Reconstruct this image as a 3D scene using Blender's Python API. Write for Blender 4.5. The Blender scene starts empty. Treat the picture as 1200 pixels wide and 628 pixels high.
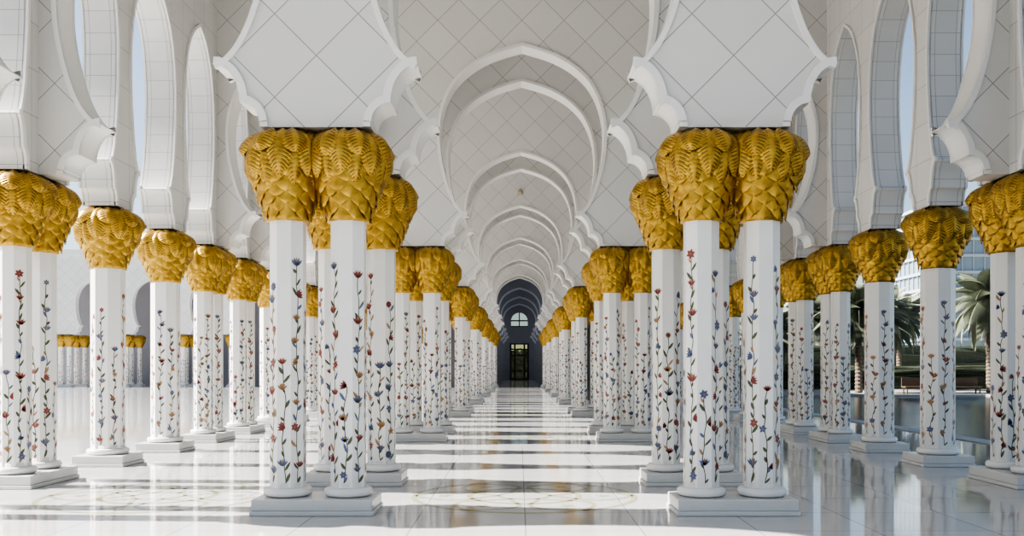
import bpy, bmesh, math, random
from mathutils import Vector, Matrix
random.seed(7)
S=bpy.context.scene
COL=S.collection
PI=math.pi
try: S.view_settings.look='AgX - High Contrast'
except Exception as ex: print(ex)

# ------------------------------------------------------------------ materials
def new_mat(name):
    m=bpy.data.materials.new(name); m.use_nodes=True
    nt=m.node_tree
    b=nt.nodes.get('Principled BSDF')
    return m,nt,b
def N(nt,t,**k):
    n=nt.nodes.new(t)
    for a,v in k.items(): setattr(n,a,v)
    return n
def math_n(nt,op,a,b=None):
    n=N(nt,'ShaderNodeMath',operation=op)
    for i,v in enumerate((a,b)):
        if v is None: continue
        if isinstance(v,(int,float)): n.inputs[i].default_value=v
        else: nt.links.new(v,n.inputs[i])
    return n.outputs[0]
def simple(name,col,rough=.5,metal=0.,noise=0.,nscale=8.,bump=0.,spec=.5):
    m,nt,b=new_mat(name)
    b.inputs['Roughness'].default_value=rough
    b.inputs['Metallic'].default_value=metal
    b.inputs['Specular IOR Level'].default_value=spec
    tc=N(nt,'ShaderNodeTexCoord')
    nz=N(nt,'ShaderNodeTexNoise'); nz.inputs['Scale'].default_value=nscale; nz.inputs['Detail'].default_value=4
    nt.links.new(tc.outputs['Object'],nz.inputs['Vector'])
    mx=N(nt,'ShaderNodeMix',data_type='RGBA')
    mx.inputs[6].default_value=(*[c*(1-noise) for c in col],1)
    mx.inputs[7].default_value=(*[min(1,c*(1+noise)) for c in col],1)
    nt.links.new(nz.outputs['Fac'],mx.inputs[0]); nt.links.new(mx.outputs[2],b.inputs['Base Color'])
    if bump>0:
        bp=N(nt,'ShaderNodeBump'); bp.inputs['Strength'].default_value=bump; bp.inputs['Distance'].default_value=.02
        nt.links.new(nz.outputs['Fac'],bp.inputs['Height']); nt.links.new(bp.outputs[0],b.inputs['Normal'])
    return m
def tiled(name,base,line,size,width,mode,rough=.35,var=.05,spec=.5,off=0.):
    m,nt,b=new_mat(name)
    b.inputs['Roughness'].default_value=rough
    b.inputs['Specular IOR Level'].default_value=spec
    tc=N(nt,'ShaderNodeTexCoord'); sp=N(nt,'ShaderNodeSeparateXYZ')
    nt.links.new(tc.outputs['Object'],sp.inputs[0])
    X,Y,Z=sp.outputs
    if mode=='diamond':
        u=math_n(nt,'MULTIPLY',math_n(nt,'ADD',X,Z),.7071); v=math_n(nt,'MULTIPLY',math_n(nt,'SUBTRACT',X,Z),.7071)
    elif mode=='yz': u,v=Y,Z
    elif mode=='xz': u,v=X,Z
    else: u,v=X,Y
    masks=[];ids=[]
    for q in (u,v):
        d=math_n(nt,'ADD',math_n(nt,'DIVIDE',q,size),off+100)
        f=math_n(nt,'FRACT',d)
        a=math_n(nt,'ABSOLUTE',math_n(nt,'SUBTRACT',f,.5))
        masks.append(math_n(nt,'GREATER_THAN',a,.5-width/2/size)); ids.append(math_n(nt,'FLOOR',d))
    mk=math_n(nt,'MAXIMUM',*masks)
    cb=N(nt,'ShaderNodeCombineXYZ'); nt.links.new(ids[0],cb.inputs[0]); nt.links.new(ids[1],cb.inputs[1])
    wn=N(nt,'ShaderNodeTexWhiteNoise',noise_dimensions='3D'); nt.links.new(cb.outputs[0],wn.inputs['Vector'])
    nz=N(nt,'ShaderNodeTexNoise'); nz.inputs['Scale'].default_value=1.7; nz.inputs['Detail'].default_value=8; nz.inputs['Distortion'].default_value=1.5
    nt.links.new(tc.outputs['Object'],nz.inputs['Vector'])
    fac=math_n(nt,'ADD',math_n(nt,'MULTIPLY',wn.outputs['Value'],.6),math_n(nt,'MULTIPLY',nz.outputs['Fac'],.4))
    c1=N(nt,'ShaderNodeMix',data_type='RGBA'); c1.inputs[6].default_value=(*[c*(1-var) for c in base],1); c1.inputs[7].default_value=(*[min(.95,c*(1+var)) for c in base],1)
    nt.links.new(fac,c1.inputs[0])
    c2=N(nt,'ShaderNodeMix',data_type='RGBA'); c2.inputs[7].default_value=(*line,1)
    nt.links.new(c1.outputs[2],c2.inputs[6]); nt.links.new(mk,c2.inputs[0])
    nt.links.new(c2.outputs[2],b.inputs['Base Color'])
    return m
STONE=(.655,.64,.615)
M_dia=tiled('diamond_marble_cladding',STONE,(.32,.305,.285),.62,.011,'diamond')
M_yz=tiled('coursed_marble_cladding',STONE,(.38,.365,.345),.6,.010,'yz')
M_soff=tiled('jointed_marble_soffit',(.66,.65,.63),(.38,.37,.355),.33,.009,'xz',off=.5)
M_white=simple('carved_white_marble',(.76,.745,.72),.4,noise=.03)
M_shaft=simple('polished_white_marble',(.78,.765,.74),.22,noise=.04,nscale=3)
M_plinth=simple('plinth_marble',(.64,.63,.61),.25,noise=.05,nscale=4)
M_floor=tiled('polished_floor_marble',(.54,.535,.525),(.28,.27,.265),1.1,.012,'xy',rough=.06,var=.06,spec=.42)
M_ceil=simple('white_plaster_ceiling',(.67,.66,.64),.7,noise=.02)
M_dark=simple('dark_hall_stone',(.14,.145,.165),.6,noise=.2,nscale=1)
M_stem=simple('olive_green_vine_inlay',(.095,.10,.055),.3,noise=.3)
M_red=simple('red_agate_flower_inlay',(.27,.07,.06),.3,noise=.4)
M_blue=simple('lapis_flower_inlay',(.11,.14,.24),.3,noise=.4)
M_orange=simple('ochre_leaf_inlay',(.38,.22,.11),.3,noise=.3)
M_inlay=simple('olive_floor_inlay',(.40,.39,.25),.12,noise=.1)
M_water=simple('pool_water',(.006,.016,.025),.18,bump=.8,nscale=2.5,spec=.25)
M_cope=simple('pool_coping_stone',(.36,.34,.31),.5,noise=.1)
M_ground=simple('sand_paving',(.27,.26,.23),.8,noise=.15,nscale=.6)
M_hedge=simple('hedge_leaves',(.05,.06,.035),.6,noise=.7,nscale=6,bump=.6)
M_frond=simple('palm_frond_green',(.19,.21,.15),.5,noise=.4,nscale=3)  # green paled to put distance haze into the colour
M_trunk=simple('palm_bark',(.17,.13,.10),.9,noise=.5,nscale=12,bump=.8)
M_glass=simple('tower_blue_glass',(.24,.30,.35),.2,noise=.2,nscale=.25)  # distance haze mixed into the tower colours, glass and slabs
M_slab=simple('tower_white_slab',(.42,.46,.50),.5,noise=.05)
M_metal=simple('dark_bronze_metal',(.03,.028,.026),.4,metal=.5,noise=.2)
M_chair=simple('woven_brown_furniture',(.12,.08,.05),.7,noise=.3)
M_gold,nt,b=new_mat('gilded_palm_leaf')
b.inputs['Metallic'].default_value=.72; b.inputs['Roughness'].default_value=.38
tc=N(nt,'ShaderNodeTexCoord'); nz=N(nt,'ShaderNodeTexNoise'); nz.inputs['Scale'].default_value=10; nz.inputs['Detail'].default_value=5
nt.links.new(tc.outputs['Object'],nz.inputs['Vector'])
cr=N(nt,'ShaderNodeValToRGB'); cr.color_ramp.elements[0].position=.3; cr.color_ramp.elements[0].color=(.34,.195,.033,1)
cr.color_ramp.elements[1].position=.7; cr.color_ramp.elements[1].color=(.60,.385,.075,1)
nt.links.new(nz.outputs['Fac'],cr.inputs[0]); nt.links.new(cr.outputs[0],b.inputs['Base Color'])
M_golddark=simple('dark_gold_crevice_shade',(.10,.055,.010),.6,metal=.4,noise=.3)  # shade between the leaves, painted as a darker gold
def pane(name,t):
    m,nt,b=new_mat(name)
    tr=N(nt,'ShaderNodeBsdfTransparent'); tr.inputs[0].default_value=(*t,1)
    gl=N(nt,'ShaderNodeBsdfGlossy'); gl.inputs['Roughness'].default_value=.02
    mx=N(nt,'ShaderNodeMixShader'); mx.inputs[0].default_value=.04
    nt.links.new(tr.outputs[0],mx.inputs[1]); nt.links.new(gl.outputs[0],mx.inputs[2])
    nt.links.new(mx.outputs[0],nt.nodes['Material Output'].inputs[0]); return m
M_pane=pane('tinted_door_glass',(.50,.55,.38)); M_pane2=pane('smoked_window_glass',(.45,.52,.56))

# ------------------------------------------------------------------ mesh helpers
class MB:
    def __init__(s): s.v=[];s.f=[];s.m=[]
    def vert(s,p): s.v.append(tuple(p)); return len(s.v)-1
    def face(s,pts,mi=0):
        s.f.append([s.vert(p) for p in pts]); s.m.append(mi)
    def grid(s,rows,mi=0,mf=None):
        i=len(s.v); n=len(rows[0])
        for r in rows: s.v+=[tuple(p) for p in r]
        for a in range(len(rows)-1):
            for c in range(n-1):
                s.f.append([i+a*n+c,i+a*n+c+1,i+(a+1)*n+c+1,i+(a+1)*n+c]); s.m.append(mf(a,c) if mf else mi)
    def box(s,x0,x1,y0,y1,z0,z1,mi=0):
        P=[(x,y,z) for z in (z0,z1) for y in (y0,y1) for x in (x0,x1)]
        i=len(s.v); s.v+=P
        for q in ((0,2,3,1),(4,5,7,6),(0,1,5,4),(2,6,7,3),(0,4,6,2),(1,3,7,5)):
            s.f.append([i+a for a in q]); s.m.append(mi)
    def lathe(s,prof,n=24,mi=0,rot=0.,cap=True):
        i=len(s.v)
        for r,z in prof:
            for k in range(n):
                a=rot+2*PI*k/n; s.v.append((r*math.cos(a),r*math.sin(a),z))
        for j in range(len(prof)-1):
            for k in range(n):
                k2=(k+1)%n
                s.f.append([i+j*n+k,i+j*n+k2,i+(j+1)*n+k2,i+(j+1)*n+k]); s.m.append(mi)
        if cap:
            s.f.append([i+k for k in range(n)][::-1]); s.m.append(mi)
            j=len(prof)-1
            s.f.append([i+j*n+k for k in range(n)]); s.m.append(mi)
    def mesh(s,name,mats,smooth=False,merge=True):
        me=bpy.data.meshes.new(name); me.from_pydata(s.v,[],s.f)
        for m in mats: me.materials.append(m)
        for p,mi in zip(me.polygons,s.m):
            p.material_index=mi; p.use_smooth=smooth
        if merge:
            bm=bmesh.new(); bm.from_mesh(me); bmesh.ops.remove_doubles(bm,verts=bm.verts,dist=1e-4)
            bmesh.ops.recalc_face_normals(bm,faces=bm.faces); bm.to_mesh(me); bm.free()
        me.update(); return me
def obj(name,me,loc=(0,0,0),rot=0.,parent=None,**props):
    o=bpy.data.objects.new(name,me); o.location=loc; o.rotation_euler=(0,0,rot)
    if parent: o.parent=parent
    COL.objects.link(o)
    for k,v in props.items(): o[k]=v
    return o
def bevel(o,w=.01,seg=2):
    m=o.modifiers.new('bevel','BEVEL'); m.width=w; m.segments=seg; m.limit_method='ANGLE'

ZB=4.07; ZT=10.5; APEX=8.21
def catmull(P,n=5):
    out=[]
    for i in range(len(P)-1):
        p0=P[max(i-1,0)];p1=P[i];p2=P[i+1];p3=P[min(i+2,len(P)-1)]
        for k in range(n):
            t=k/n
            out.append(tuple(.5*((2*b)+(-a+c)*t+(2*a-5*b+4*c-d)*t*t+(-a+3*b-3*c+d)*t**3) for a,b,c,d in zip(p0,p1,p2,p3)))
    out.append(P[-1]); return out
def lobe(x0,z0,x1,z1,n=10):
    return [(x0-(x0-x1)*(1-math.cos(t)),z0+(z1-z0)*math.sin(t)) for t in [PI/2*k/n for k in range(n+1)]]
LB=[[(1.62,ZB),(1.62,ZB+.05)],lobe(1.61,ZB+.055,1.42,ZB+.25),lobe(1.41,ZB+.255,1.13,4.72)]
AR=catmull([(1.13,4.735),(1.25,4.80),(1.39,4.98),(1.51,5.25),(1.61,5.6),(1.68,5.95),(1.71,6.3),(1.69,6.7),(1.58,7.12),(1.37,7.5),(1.05,7.80),(.69,8.01),(.33,8.14),(0,APEX+.02)],4)
APEX+=.02
def offset(P,d):
    out=[]
    for i,p in enumerate(P):
        a=P[max(i-1,0)];c=P[min(i+1,len(P)-1)]
        tx,tz=c[0]-a[0],c[1]-a[1]; L=math.hypot(tx,tz) or 1
        out.append((p[0]+d*tz/L,p[1]-d*tx/L))
    if P[-1][0]==0: out[-1]=(0,P[-1][1]+d)
    return out
def arch_half(mb,T,c,sg,W,s,th,bw=.055,pr=.035,top=ZT):
    lbs=[[(x*s,z) for x,z in L] for L in LB]; ar=[(x*s,z) for x,z in AR]
    out=sum(lbs,[])+ar
    h=th/2
    for w in (-h,h):
        for i in range(len(out)-1):
            a,b=out[i],out[i+1]
            mb.face([T(c+sg*a[0],w,a[1]),T(c+sg*W,w,a[1]),T(c+sg*W,w,b[1]),T(c+sg*b[0],w,b[1])],0)
        mb.face([T(c,w,APEX),T(c+sg*W,w,APEX),T(c+sg*W,w,top),T(c,w,top)],0)
    for i in range(len(out)-1):
        a,b=out[i],out[i+1]
        mb.face([T(c+sg*a[0],-h,a[1]),T(c+sg*a[0],h,a[1]),T(c+sg*b[0],h,b[1]),T(c+sg*b[0],-h,b[1])],2)
    mb.face([T(c+sg*out[0][0],-h,ZB),T(c+sg*W,-h,ZB),T(c+sg*W,h,ZB),T(c+sg*out[0][0],h,ZB)],1)
    secs=[(L,bw*1.5,pr*(.8+.07*i)) for i,L in enumerate(lbs)]+[(ar,bw*1.1,pr)]
    for P,bwid,p in secs:
        O=offset(P,bwid)
        for sd in (-1,1):
            w0=sd*(h-.02); w1=sd*(h+p)
            def F(*q): mb.face([T(c+sg*x,w,z) for x,w,z in q],1)
            for i in range(len(P)-1):
                a,b,o1,o2=P[i],P[i+1],O[i],O[i+1]
                F((a[0],w0,a[1]),(b[0],w0,b[1]),(b[0],w1,b[1]),(a[0],w1,a[1]))
                F((a[0],w1,a[1]),(b[0],w1,b[1]),(o2[0],w1,o2[1]),(o1[0],w1,o1[1]))
                F((o1[0],w1,o1[1]),(o2[0],w1,o2[1]),(o2[0],w0,o2[1]),(o1[0],w0,o1[1]))
            for a,o1 in ((P[0],O[0]),(P[-1],O[-1])):
                if a[0]>0: F((a[0],w0,a[1]),(a[0],w1,a[1]),(o1[0],w1,o1[1]),(o1[0],w0,o1[1]))
def make_wall(name,T,bays,th,mats,ends,top=ZT,bw=.055,label=None):
    mb=MB()
    for (c,WL,WR,s) in bays:
        arch_half(mb,T,c,-1,WL,s,th,top=top,bw=bw); arch_half(mb,T,c,1,WR,s,th,top=top,bw=bw)
    h=th/2
    for e in ends:
        mb.face([T(e,-h,ZB),T(e,h,ZB),T(e,h,top),T(e,-h,top)],0)
    a,b=min(ends),max(ends)
    mb.face([T(a,-h,top),T(b,-h,top),T(b,h,top),T(a,h,top)],1)
    return obj(name,mb.mesh(name,mats,merge=False),kind='structure',label=label,category='wall')

PIT=2.2; PER=9.6; XO=6.6
KS=range(0,7)
for k in KS:
    for dy in (0,2.4):
        y=10+PER*k+dy
        make_wall('wall_transverse',lambda u,w,z,y=y:(u,y+w,z),[(-4.4,PIT,PIT,1),(0,PIT,PIT,1),(4.4,PIT,PIT,1)],.46,[M_dia,M_white,M_white],[-XO,XO],
                  label='white marble arcade wall with scalloped horseshoe arches')
for k in KS:
    y=10+PER*k
    for sx in (-1,1):
        make_wall('wall_link',lambda u,w,z,sx=sx:(sx*2.22+w,u,z),[(y+1.2,1.0,1.0,.56)],.5,[M_yz,M_white,M_white],[y+.2,y+2.2],
                  label='short marble wall with narrow arch between piers')
def outer_bays(k0,k1):
    B=[]
    for k in range(k0,k1+1):
        y=10+PER*k
        B.append((y+1.2,1.2,1.2,.385))
        if k<k1:
            B.append((y+3.725,1.325,1.075,.475))
            B.append((y+6.0,1.2,1.2,.56))
            B.append((y+8.275,1.075,1.325,.475))
    return B
for sx,side in ((-1,'left'),(1,'right')):
    B=outer_bays(-1,6)
    make_wall('wall_'+side,lambda u,w,z,sx=sx:(sx*XO+w,u,z),B,.50,[M_yz,M_white,M_soff],[10-PER,10+PER*6+2.4],bw=.05,
              label='tall narrow marble arches opening to the outside')
mb=MB(); mb.box(-7.0,7.0,.4,114,ZT,ZT+.4)
for k in KS:
    y=10+PER*k; mb.box(-6.3,6.3,y+.23,y+2.17,9.1,9.25)  # unseen low slabs added between wall pairs to bounce light
obj('ceiling',mb.mesh('ceiling',[M_ceil]),kind='structure')
mb=MB(); mb.box(-70,9.3,-14,114,-.3,0); obj('floor',mb.mesh('floor',[M_floor]),kind='structure')

# ------------------------------------------------------------------ columns
CP=[(0,.232),(.10,.247),(.22,.285),(.36,.338),(.50,.384),(.62,.410),(.73,.418),(.83,.400),(.92,.345),(1,.245)]
def Rcap(h):
    h=max(0,min(1,h))
    for i in range(len(CP)-1):
        if h<=CP[i+1][0]:
            p0=CP[max(i-1,0)][1];p1=CP[i][1];p2=CP[i+1][1];p3=CP[min(i+2,len(CP)-1)][1]
            t=(h-CP[i][0])/(CP[i+1][0]-CP[i][0])
            return .5*((2*p1)+(-p0+p2)*t+(2*p0-5*p1+4*p2-p3)*t*t+(-p0+3*p1-3*p2+p3)*t**3)
    return CP[-1][1]
CH=.97
def capital_mesh(name,rs=1.,clamp=None):
    mb=MB(); rd=random.Random(3)
    def P(th,h,off):
        r=Rcap(h)*rs+off
        return (r*math.cos(th),r*math.sin(th),max(0,min(h,1.0))*CH)
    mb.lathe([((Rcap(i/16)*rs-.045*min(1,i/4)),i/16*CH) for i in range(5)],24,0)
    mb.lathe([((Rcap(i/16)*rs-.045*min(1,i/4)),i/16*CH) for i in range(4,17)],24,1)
    def scale_leaf(th,h1,h2,w,lift,tip):
        rows=[];nt_=8;nu=3
        for i in range(nt_+1):
            t=i/nt_; row=[]
            wd=w*(1-t**2.4)**.65*(.85+.15*math.sin(PI*t))
            for j in range(-nu,nu+1):
                u=j/nu; au=abs(u)
                o=lift+tip*t**1.3*(1-.25*t**6)+.020*(1-au**1.5)*(1-t*.5)+(.006 if j==0 else 0)+.003*math.cos(2*PI*(t*4-au*1.))
                row.append(P(th+wd*u,h1+(h2-h1)*t,o))
            rows.append(row)
        mb.grid(rows,0)
    def frond(th,h1,h2,w,lift,tip,ribs):
        L=4; nt_=int(ribs*L); nu=5; rows=[]
        h2+=rd.uniform(-.04,.04); tip*=rd.uniform(.8,1.25); th+=rd.uniform(-.05,.05)
        for i in range(nt_+1):
            t=i/nt_; row=[]
            wd=w*(.66+.34*math.sin(PI*min(1,t*1.25)))*(1-t**2.8)**.6
            for j in range(-nu,nu+1):
                u=j/nu; au=abs(u)
                ridge=.5-.5*math.cos(2*PI*(i%L)/L)
                d=.010*ridge*min(1,au*2.5)
                uu=u*(1-.12*(1-ridge)*(au**4))
                o=lift+tip*t**1.6*(1-.35*t**5)+.055*(1-au**1.6)*min(1,(1-t)*4)*min(1,.2+t*2.5)+d+(.012 if j==0 else 0)
                tt=t+au*1.9/ribs*min(1,(1-t)*3)
                row.append(P(th+wd*uu,h1+(h2-h1)*tt,o))
            rows.append(row)
        mb.grid(rows,0,lambda a,c:1 if (a%L==L-1 and 1<c<8 and c not in(4,5)) else 0)  # groove faces take the painted shade colour
    n=9
    for j in range(7):
        h0=.13+j*.074
        for i in range(n):
            th=2*PI*(i+.5*(j%2))/n+rd.uniform(-.05,.05)
            scale_leaf(th,h0+.04,max(.0,h0-.13+rd.uniform(-.012,.012)),2*PI/n*.53,-.008,.030+.028*min(1,j/2))
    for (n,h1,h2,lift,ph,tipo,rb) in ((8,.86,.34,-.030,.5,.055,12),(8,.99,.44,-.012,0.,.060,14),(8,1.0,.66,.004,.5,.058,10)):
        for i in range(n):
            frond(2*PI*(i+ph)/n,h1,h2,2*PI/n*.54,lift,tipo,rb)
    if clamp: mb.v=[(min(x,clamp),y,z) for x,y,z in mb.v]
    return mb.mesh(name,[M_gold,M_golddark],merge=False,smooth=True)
def shaft_mesh(name,r,tall,seed,full):
    rd=random.Random(seed); mb=MB()
    R=r/math.cos(PI/8)
    mb.lathe([(R,0),(R,tall)],8,0,rot=PI/8)
    e=.0015
    for f in range(8):
        a=f*PI/4; nx,ny=math.cos(a),math.sin(a); tx,ty=-ny,nx
        def Q(u,z,k=1): return (nx*(r+e*k)+tx*u,ny*(r+e*k)+ty*u,z)
        diag=f%2==1
        if full: ztop=rd.uniform(1.4,2.1) if diag else rd.uniform(1.8,2.4)
        else: ztop=rd.uniform(2.1,2.55) if diag else rd.uniform(.9,1.9)
        hw=r*math.tan(PI/8)*.84
        A1,A2=rd.uniform(.008,.018),rd.uniform(.004,.009); ph=rd.uniform(0,6); wl=rd.uniform(.5,.9); ph2=rd.uniform(0,6)
        cx=lambda z: A1*math.sin(ph+2*PI*z/wl)+A2*math.sin(ph2+2*PI*z/.29)
        z=.02; st=.035
        while z<ztop:
            w=.0048; mb.face([Q(cx(z)-w,z),Q(cx(z)+w,z),Q(cx(z+st)+w,z+st),Q(cx(z+st)-w,z+st)],1); z+=st
        cl=lambda u: max(-hw*1.15,min(hw*1.15,u))
        def leaf(u,z,ang,L,W,mi,k=1):
            du,dz=math.cos(ang),math.sin(ang)
            pts=[(0,0),(.3,.45),(.65,.45),(1,0),(.65,-.45),(.3,-.45)]
            mb.face([Q(cl(u+du*L*p-dz*W*q),z+dz*L*p+du*W*q,k) for p,q in pts],mi)
        z=.05; sd=1
        while z<ztop-.08:
            L=rd.uniform(.06,.13); leaf(cx(z),z,PI/2-sd*rd.uniform(.3,.8),L,rd.uniform(.022,.038),rd.choice([1,1,1,1,3,4]) )
            z+=rd.uniform(.08,.16); sd=-sd if rd.random()<.8 else sd
        z=rd.uniform(.12,.3); zs=[ztop]
        while z<ztop-.15: zs.append(z); z+=rd.uniform(.22,.44)
        for z in zs:
            mi=rd.choice([2,2,2,3,3,4]); rr=rd.uniform(.045,.070)
            u=cx(z)+ (0 if z==ztop else rd.choice([-1,1])*.018)
            kind=rd.choice(['star','tulip','bell','tulip'])
            if kind=='star':
                n=rd.choice([5,6,8]); o0=rd.random()
                for i in range(n): leaf(u,z,o0+2*PI*i/n,rr*.85,rr*.5,mi,2)
                mb.face([Q(cl(u+.010*math.cos(t*PI/3)),z+.010*math.sin(t*PI/3),3) for t in range(6)],4 if mi!=4 else 2)
            elif kind=='tulip':
                for an in (-.75,-.35,0,.35,.75): leaf(u,z-.02,PI/2+an,rr*1.5,rr*.45,mi if abs(an)>.1 else 4,2)
            else:
                s2=rd.choice([-1,1])
                for an in (.6,1.,1.4,1.8): leaf(u,z,PI/2+an*s2,rr*1.35,rr*.45,mi,2)
    return mb.mesh(name,[M_shaft,M_stem,M_red,M_blue,M_orange],merge=False)
def base_mesh(name,r):
    mb=MB(); pr=[]
    for i in range(9):
        a=-PI/2+PI*i/8; pr.append((r+.035+.040*math.cos(a)*1.0,.05+.045*math.sin(a)))
    pr=[(r+.02,0)]+pr+[(r+.004,.098),(r-.002,.10),(r-.002,.15)]
    mb.lathe(pr,32,0); return mb.mesh(name,[M_shaft],smooth=True)
PH=.17; BH=.10; SH=ZB-PH-BH-CH
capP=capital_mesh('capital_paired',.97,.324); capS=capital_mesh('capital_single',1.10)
shP=[shaft_mesh('shaft_paired',.178,SH,i,False) for i in range(6)]
shS=[shaft_mesh('shaft_single',.238,SH,20+i,True) for i in range(3)]
bP=base_mesh('base_paired',.185); bS=base_mesh('base_single',.245)
LAB={'pair':'white octagonal marble column with flower inlay, gold palm capital, paired',
     'single':'thick single white marble column with flower inlay and gold palm capital'}
def column(x,y,kind,rot,group,label=None):
    e=bpy.data.objects.new('inlaid_column',None); e.empty_display_size=.2
    e.location=(x,y,PH+.001); e.rotation_euler=(0,0,rot); COL.objects.link(e)
    e['label']=label or LAB[kind]; e['category']='column'; e['group']=group
    p=kind=='pair'
    obj('base_moulding',bP if p else bS,parent=e)
    obj('shaft',random.choice(shP if p else shS),(0,0,BH),0,e)
    obj('capital',capP if p else capS,(0,0,BH+SH),0,e)['label']='gilded palm-leaf capital'
    return e
def plinth_mesh(a,b2):
    mb=MB(); mb.box(-a-.015,a+.015,-b2-.015,b2+.015,0,.05); mb.box(-a,a,-b2,b2,.05,PH); return mb.mesh('plinth',[M_plinth])
plP=plinth_mesh(.63,.34); plS=plinth_mesh(.40,.40); plO=plinth_mesh(.64,.36)
def plinth(me,x,y,rot,group):
    o=obj('marble_plinth',me,(x,y,0),rot,label='low square-edged white marble plinth under columns',category='plinth',group=group); bevel(o,.012)
D=.325
for k in KS:
    for dy in (0,2.4):
        y=10+PER*k+dy
        for sx in (-1,1):
            g='paired columns of the central aisle'
            plinth(plP,sx*2.22,y,0,'plinths of the central aisle')
            column(sx*2.22-D,y,'pair',0,g); column(sx*2.22+D,y,'pair',PI,g)
for k in range(-1,7):
    y0=10+PER*k
    for sx in (-1,1):
        g='columns of the outer arcade'
        for dy in (0,2.4):
            y=y0+dy
            if y<4: continue
            plinth(plO,sx*XO,y,PI/2,'plinths of the outer arcade')
            column(sx*XO,y-D,'pair',PI/2,g); column(sx*XO,y+D,'pair',-PI/2,g)
        if k<6:
            for dy in (4.8,7.2):
                y=y0+dy
                plinth(plS,sx*XO,y,0,'plinths of the outer arcade')
                column(sx*XO,y,'single',0,g)

# ------------------------------------------------------------------ floor medallions
def medallion():
    mb=MB()
    def ribbon(P,w):
        for (a,b2) in zip(P,P[1:]):
            dx,dy=b2[0]-a[0],b2[1]-a[1]; L=math.hypot(dx,dy) or 1; nx,ny=-dy/L*w,dx/L*w
            mb.face([(a[0]-nx,a[1]-ny,.002),(b2[0]-nx,b2[1]-ny,.002),(b2[0]+nx,b2[1]+ny,.002),(a[0]+nx,a[1]+ny,.002)])
    for r,w in ((1.32,.035),(.66,.035),(.30,.025)):
        ribbon([(r*math.cos(t*PI/40),r*math.sin(t*PI/40)) for t in range(81)],w)
    for i in range(6):
        a0=i*PI/3
        for sd in (-1,1):
            ribbon([((.3+1.0*t/20)*math.cos(a0+sd*.45*math.sin(PI*t/20)),(.3+1.0*t/20)*math.sin(a0+sd*.45*math.sin(PI*t/20))) for t in range(21)],.028)
        c=(.95*math.cos(a0),.95*math.sin(a0))
        mb.face([(c[0]+.11*math.cos(a0+p)*(1 if j%2 else .4),c[1]+.11*math.sin(a0+p)*(1 if j%2 else .4),.003) for j,p in enumerate([x*PI/5 for x in range(10)])])
    return mb.mesh('medallion',[M_inlay],merge=False)
mM=medallion()
for k in range(0,3):
    for x in (-4.4,0):
        obj('floor_medallion',mM,(x,11.2+PER*k,0),label='olive floral circle inlaid in the marble floor',category='floor inlay',group='floor medallions')

# ------------------------------------------------------------------ end hall
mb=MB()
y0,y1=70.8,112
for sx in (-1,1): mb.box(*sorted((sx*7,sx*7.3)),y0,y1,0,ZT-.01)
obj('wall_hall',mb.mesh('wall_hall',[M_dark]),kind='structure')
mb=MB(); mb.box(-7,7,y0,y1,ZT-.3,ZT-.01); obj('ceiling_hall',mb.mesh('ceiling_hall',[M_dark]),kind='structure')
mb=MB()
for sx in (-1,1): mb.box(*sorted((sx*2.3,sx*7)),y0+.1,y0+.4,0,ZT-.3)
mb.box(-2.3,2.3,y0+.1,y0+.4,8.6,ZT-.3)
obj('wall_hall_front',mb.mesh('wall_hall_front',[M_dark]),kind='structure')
M_trim=simple('grey_hall_trim',(.32,.33,.36),.5,noise=.1)
for yy,ss in ((80,1.0),(90,1.0),(100,1.0)):
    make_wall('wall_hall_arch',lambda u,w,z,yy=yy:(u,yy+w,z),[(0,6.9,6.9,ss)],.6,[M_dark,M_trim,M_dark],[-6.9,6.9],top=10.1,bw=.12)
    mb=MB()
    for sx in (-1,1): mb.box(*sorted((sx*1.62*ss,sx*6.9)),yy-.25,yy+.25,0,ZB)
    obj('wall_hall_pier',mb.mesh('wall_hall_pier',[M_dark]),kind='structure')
mb=MB()
yE=112
mb.box(-7,-1.15,yE,yE+.4,0,ZT-.3); mb.box(1.15,7,yE,yE+.4,0,ZT-.3)
mb.box(-1.15,1.15,yE,yE+.4,4.4,6.4)
def zc(x): return 7.1+1.0*math.sqrt(max(0,1-(x/1.0)**2))
for sx in (-1,1): mb.box(*sorted((sx*1.0,sx*1.15)),yE,yE+.4,6.4,ZT-.3)
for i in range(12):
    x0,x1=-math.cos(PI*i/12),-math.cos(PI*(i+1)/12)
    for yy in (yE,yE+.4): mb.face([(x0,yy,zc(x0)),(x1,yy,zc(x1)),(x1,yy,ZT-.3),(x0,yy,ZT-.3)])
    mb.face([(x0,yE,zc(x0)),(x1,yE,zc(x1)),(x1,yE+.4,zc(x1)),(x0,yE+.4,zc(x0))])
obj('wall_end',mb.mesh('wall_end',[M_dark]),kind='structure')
mb=MB()
for x in (-1.15,-.65,.5,.95): mb.box(x,x+.2,yE+.1,yE+.2,0,4.4)
for z in (0,1.0,2.9,3.6,4.25): mb.box(-1.15,1.15,yE+.11,yE+.19,z,z+.15)
d=obj('door_1',mb.mesh('door_1',[M_metal]),kind='structure')
mb=MB(); mb.face([(-1.15,yE+.15,0),(1.15,yE+.15,0),(1.15,yE+.15,4.4),(-1.15,yE+.15,4.4)]); obj('door_glass',mb.mesh('door_glass',[M_pane]),parent=d)
mb=MB()
mb.box(-.06,.06,yE+.1,yE+.2,6.4,8.1); mb.box(-1.0,1.0,yE+.1,yE+.2,7.05,7.2); mb.box(-1.0,1.0,yE+.1,yE+.2,6.4,6.5)
wn=obj('window_1',mb.mesh('window_1',[M_metal]),kind='structure')
mb=MB(); mb.face([(-1.0,yE+.15,6.4),(1.0,yE+.15,6.4),(1.0,yE+.15,8.1),(-1.0,yE+.15,8.1)]); obj('window_glass',mb.mesh('window_glass',[M_pane2]),parent=wn)
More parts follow.
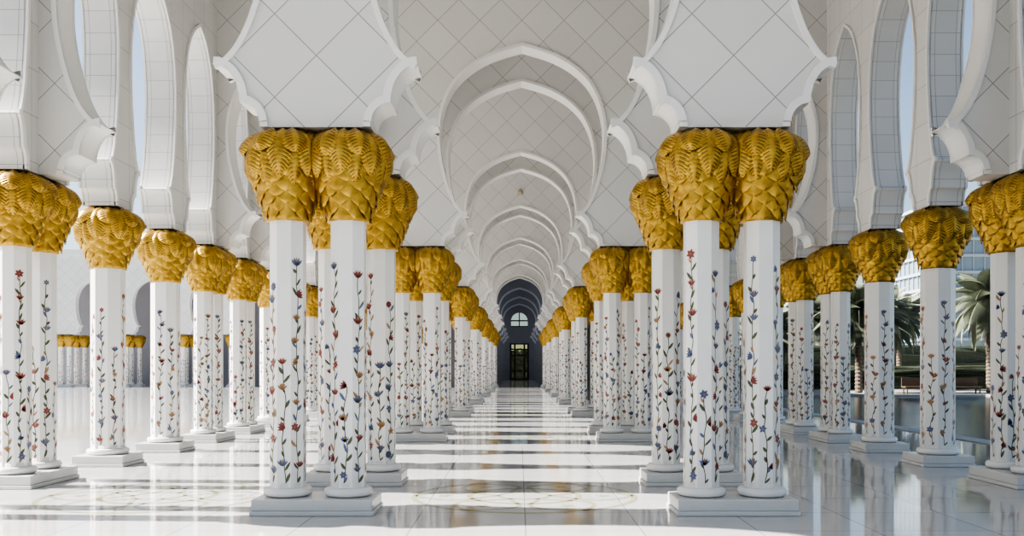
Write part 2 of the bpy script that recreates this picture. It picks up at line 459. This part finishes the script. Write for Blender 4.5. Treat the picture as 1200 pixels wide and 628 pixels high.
for yy in (76,85,95,106):
    for xx in (-4.5,4.5):
        l=bpy.data.lights.new('hall_fill_light','POINT'); l.energy=330; l.color=(.92,.95,1); l.shadow_soft_size=.5  # unseen fill light added to lift the dark hall
        lo=bpy.data.objects.new('hall_fill_light',l); lo.location=(xx,yy,5.5); COL.objects.link(lo)

e=bpy.data.objects.new('spot_lamp',None); COL.objects.link(e)
e['label']='small pale spot lamp fixed above an arch'; e['category']='lamp'
M_lamp=simple('beige_lamp_enamel',(.45,.38,.28),.4,noise=.05)
mb=MB(); mb.lathe([(.02,-.05),(.10,-.04),(.12,.03),(.09,.10),(.03,.13)],16); me=mb.mesh('lamp_shade',[M_lamp],smooth=True); obj('lamp_shade',me,parent=e)
mb=MB(); mb.box(-.03,.03,0,.14,.08,.13); mb.box(-.07,.07,.12,.165,.03,.19); obj('bracket',mb.mesh('bracket',[M_lamp]),parent=e)
e.location=(0,48.4-9.6-.40,8.72)

# ------------------------------------------------------------------ far courtyard arcade
yF=72
make_wall('wall_courtyard',lambda u,w,z:(u,yF+w,z),[(-11-4.4*i,PIT,PIT,.74) for i in range(8)],.5,[M_dia,M_white,M_white],[-8.8,-8.8-4.4*8],top=10.2,
          label='far courtyard arcade of white marble arches')
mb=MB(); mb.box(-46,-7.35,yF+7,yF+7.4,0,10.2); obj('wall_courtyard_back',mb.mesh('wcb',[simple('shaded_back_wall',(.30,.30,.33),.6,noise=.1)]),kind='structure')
mb=MB(); mb.box(-46,-7.35,yF-.4,yF+7.4,10.2,10.6); obj('ceiling_courtyard',mb.mesh('ccy',[M_ceil]),kind='structure')
for i in range(8):
    x=-13.2-4.4*i
    for yy in (yF,yF+2.6):
        plinth(plP,x,yy,0,'plinths of the courtyard arcade')
        for sg,ro in ((-1,0),(1,PI)):
            column(x+sg*D,yy,'pair',ro,'columns of the courtyard arcade','distant white marble column with gold capital across the courtyard')

# ------------------------------------------------------------------ exterior right
mb=MB(); mb.box(-400,500,115,900,-.4,-.02); mb.box(26.6,500,-40,115,-.4,-.02); mb.box(9.3,26.6,52.6,115,-.4,-.02)
obj('ground',mb.mesh('ground',[M_ground]),kind='structure')
for bx in ((9.3,9.8,-14,52.6,-.3,.02),(26.1,26.6,-14,52.6,-.3,.02),(9.8,26.1,52.1,52.6,-.3,.02)):
    mb=MB(); mb.box(*bx); obj('pool_coping',mb.mesh('pool_coping',[M_cope]),label='pale stone coping around the reflecting pool',category='pool edge',group='pool edge stones')
mb=MB(); mb.box(9.8,26.1,-14,52.1,-.4,-.1); obj('pool_water',mb.mesh('pool_water',[M_water]),label='rippled blue water of the reflecting pool',category='water')
def hedge(x0,x1,y0,y1,h,lab):
    bm=bmesh.new(); bmesh.ops.create_cube(bm,size=1)
    bmesh.ops.subdivide_edges(bm,edges=bm.edges[:],cuts=16,use_grid_fill=True)
    rd=random.Random(int(x0*7+y0))
    for v in bm.verts:
        v.co=Vector((x0+(v.co.x+.5)*(x1-x0),y0+(v.co.y+.5)*(y1-y0),(v.co.z+.5)*h))
        if v.co.z>.05: v.co+=Vector((rd.uniform(-.15,.15),rd.uniform(-.15,.15),rd.uniform(-.12,.12)*h))
        else: v.co.z=-.02
    me=bpy.data.meshes.new('hedge'); bm.to_mesh(me); bm.free(); me.materials.append(M_hedge)
    obj('hedge',me,label=lab,category='hedge',group='garden hedges')
hedge(16,60,66,68,1.5,'clipped green hedge behind the pool')
hedge(34.5,36,20,60,1.2,'clipped green hedge beside the pool')
hedge(22,80,90,94,3.4,'tall dark green shrubs beneath palm trees')
hedge(-4,4,120,123,3.6,'green shrubs seen through the end door')
def frond_mesh():
    mb=MB(); n=26; L=2.8
    def C(t): return (L*t*(1-.15*t),0,1.0*t-2.0*t*t)
    for i in range(n):
        t=i/n;t1=(i+1)/n; a=C(t);b2=C(t1)
        mb.face([(a[0],-.02,a[2]),(b2[0],-.02,b2[2]),(b2[0],.02,b2[2]),(a[0],.02,a[2])])
        if i>1:
            for sd in (-1,1):
                for q in (0,.5):
                    tt=t+q/n; c=C(tt); l=.75*math.sin(PI*min(1,tt*.85+.14))
                    mb.face([(c[0]-.02,0,c[2]),(c[0]+.03,0,c[2]),(c[0]+.32*l+.02,sd*l*.7,c[2]-.5*l),(c[0]+.30*l,sd*l*.72,c[2]-.54*l)])
    return mb.mesh('frond',[M_frond],merge=False)
fM=frond_mesh()
def trunk_mesh(h):
    mb=MB(); pr=[]
    n=int(h/.22)
    for i in range(n+1):
        z=h*i/n; r=.20-.04*z/h
        pr+=[(r,z),(r+.04,z+.12)]
    mb.lathe(pr,12); return mb.mesh('trunk',[M_trunk])
HS=(4.0,4.8,5.6)
tM={h:trunk_mesh(h) for h in HS}
def palm(x,y,h):
    e=bpy.data.objects.new('palm_tree',None); e.location=(x,y,-.02); COL.objects.link(e)
    e['label']='date palm with arching green fronds beyond the pool'; e['category']='palm tree'; e['group']='garden date palms'
    obj('trunk',tM[h],parent=e)
    for i in range(50):
        a=i*2.4; o=obj('frond',fM,(0,0,h+.1),0,e)
        o.rotation_euler=(0,-1.2+i/50*2.15,a); s=random.uniform(.95,1.3); o.scale=(s,s,s)
for x,y,h in ((28.8,57,5.6),(24.6,63.5,4.8),(36,64,5.6),(20.4,56,4.8),(31,76,5.6),(41,80,5.6),(17.0,64,4.0),(25,80,5.6)): palm(x,y,h)
def lounger(x,y,r):
    e=bpy.data.objects.new('garden_bench',None); e.location=(x,y,-.02); e.rotation_euler=(0,0,r); COL.objects.link(e)
    e['label']='low dark woven garden bench near the pool'; e['category']='bench'; e['group']='garden benches'
    mb=MB(); mb.box(-.9,.9,-.3,.3,.38,.46); obj('seat',mb.mesh('seat',[M_chair]),parent=e)
    mb=MB(); mb.box(-.9,.9,.26,.32,.46,.95); obj('backrest',mb.mesh('backrest',[M_chair]),parent=e)
    for a in (-.82,.76):
        for c in (-.28,.22):
            mb=MB(); mb.box(a,a+.06,c,c+.06,0,.38); obj('leg',mb.mesh('leg',[M_chair]),parent=e)
for i in range(4): lounger(23+i*2.6,53.6,0)
def building(x0,x1,y0,y1,h,lab):
    mb=MB(); mb.box(x0,x1,y0,y1,-.02,h,0)
    z=0
    while z<h+.1: mb.box(x0-.5,x1+.5,y0-.5,y1+.5,z,z+.6,1); z+=3.6
    x=x0
    while x<x1+.1: mb.box(x-.08,x+.08,y0-.3,y0,0,h,1); x+=2.4
    y=y0
    while y<y1+.1: mb.box(x0-.3,x0,y-.08,y+.08,0,h,1); y+=2.4
    obj('office_building',mb.mesh('office',[M_glass,M_slab],merge=False),label=lab,category='building')
building(88,110,200,222,36,'blue glass office block with white floor bands')
building(118,150,215,240,30,'wide glass office block with white floor bands')

# ------------------------------------------------------------------ light
w=bpy.data.worlds.new('World'); S.world=w; w.use_nodes=True; nt=w.node_tree
sky=N(nt,'ShaderNodeTexSky'); sky.sky_type='NISHITA'; sky.sun_disc=False
sky.sun_elevation=math.radians(40); sky.sun_rotation=math.radians(-75); sky.dust_density=1.2; sky.air_density=1.0
hs=N(nt,'ShaderNodeHueSaturation'); hs.inputs['Saturation'].default_value=.9
bg=nt.nodes['Background']; nt.links.new(sky.outputs[0],hs.inputs['Color']); nt.links.new(hs.outputs[0],bg.inputs[0]); bg.inputs[1].default_value=.19
sl=bpy.data.lights.new('sun','SUN'); sl.energy=17; sl.angle=math.radians(.55); sl.color=(1,.965,.915)
so=bpy.data.objects.new('sun',sl); COL.objects.link(so)
E=math.radians(40); d=Vector((math.cos(E)*.99,-math.cos(E)*.05,-math.sin(E)))
so.rotation_euler=d.to_track_quat('-Z','Y').to_euler(); so.location=(-20,20,30)

# ------------------------------------------------------------------ camera
cd=bpy.data.cameras.new('camera'); cam=bpy.data.objects.new('camera',cd); COL.objects.link(cam)
cam.location=(-.065,0,1.55); cam.rotation_euler=(PI/2,0,0)
cd.sensor_width=36; cd.lens=36*1090/1200; cd.shift_x=-8/1200; cd.shift_y=116/1200; cd.clip_end=2000
S.camera=cam
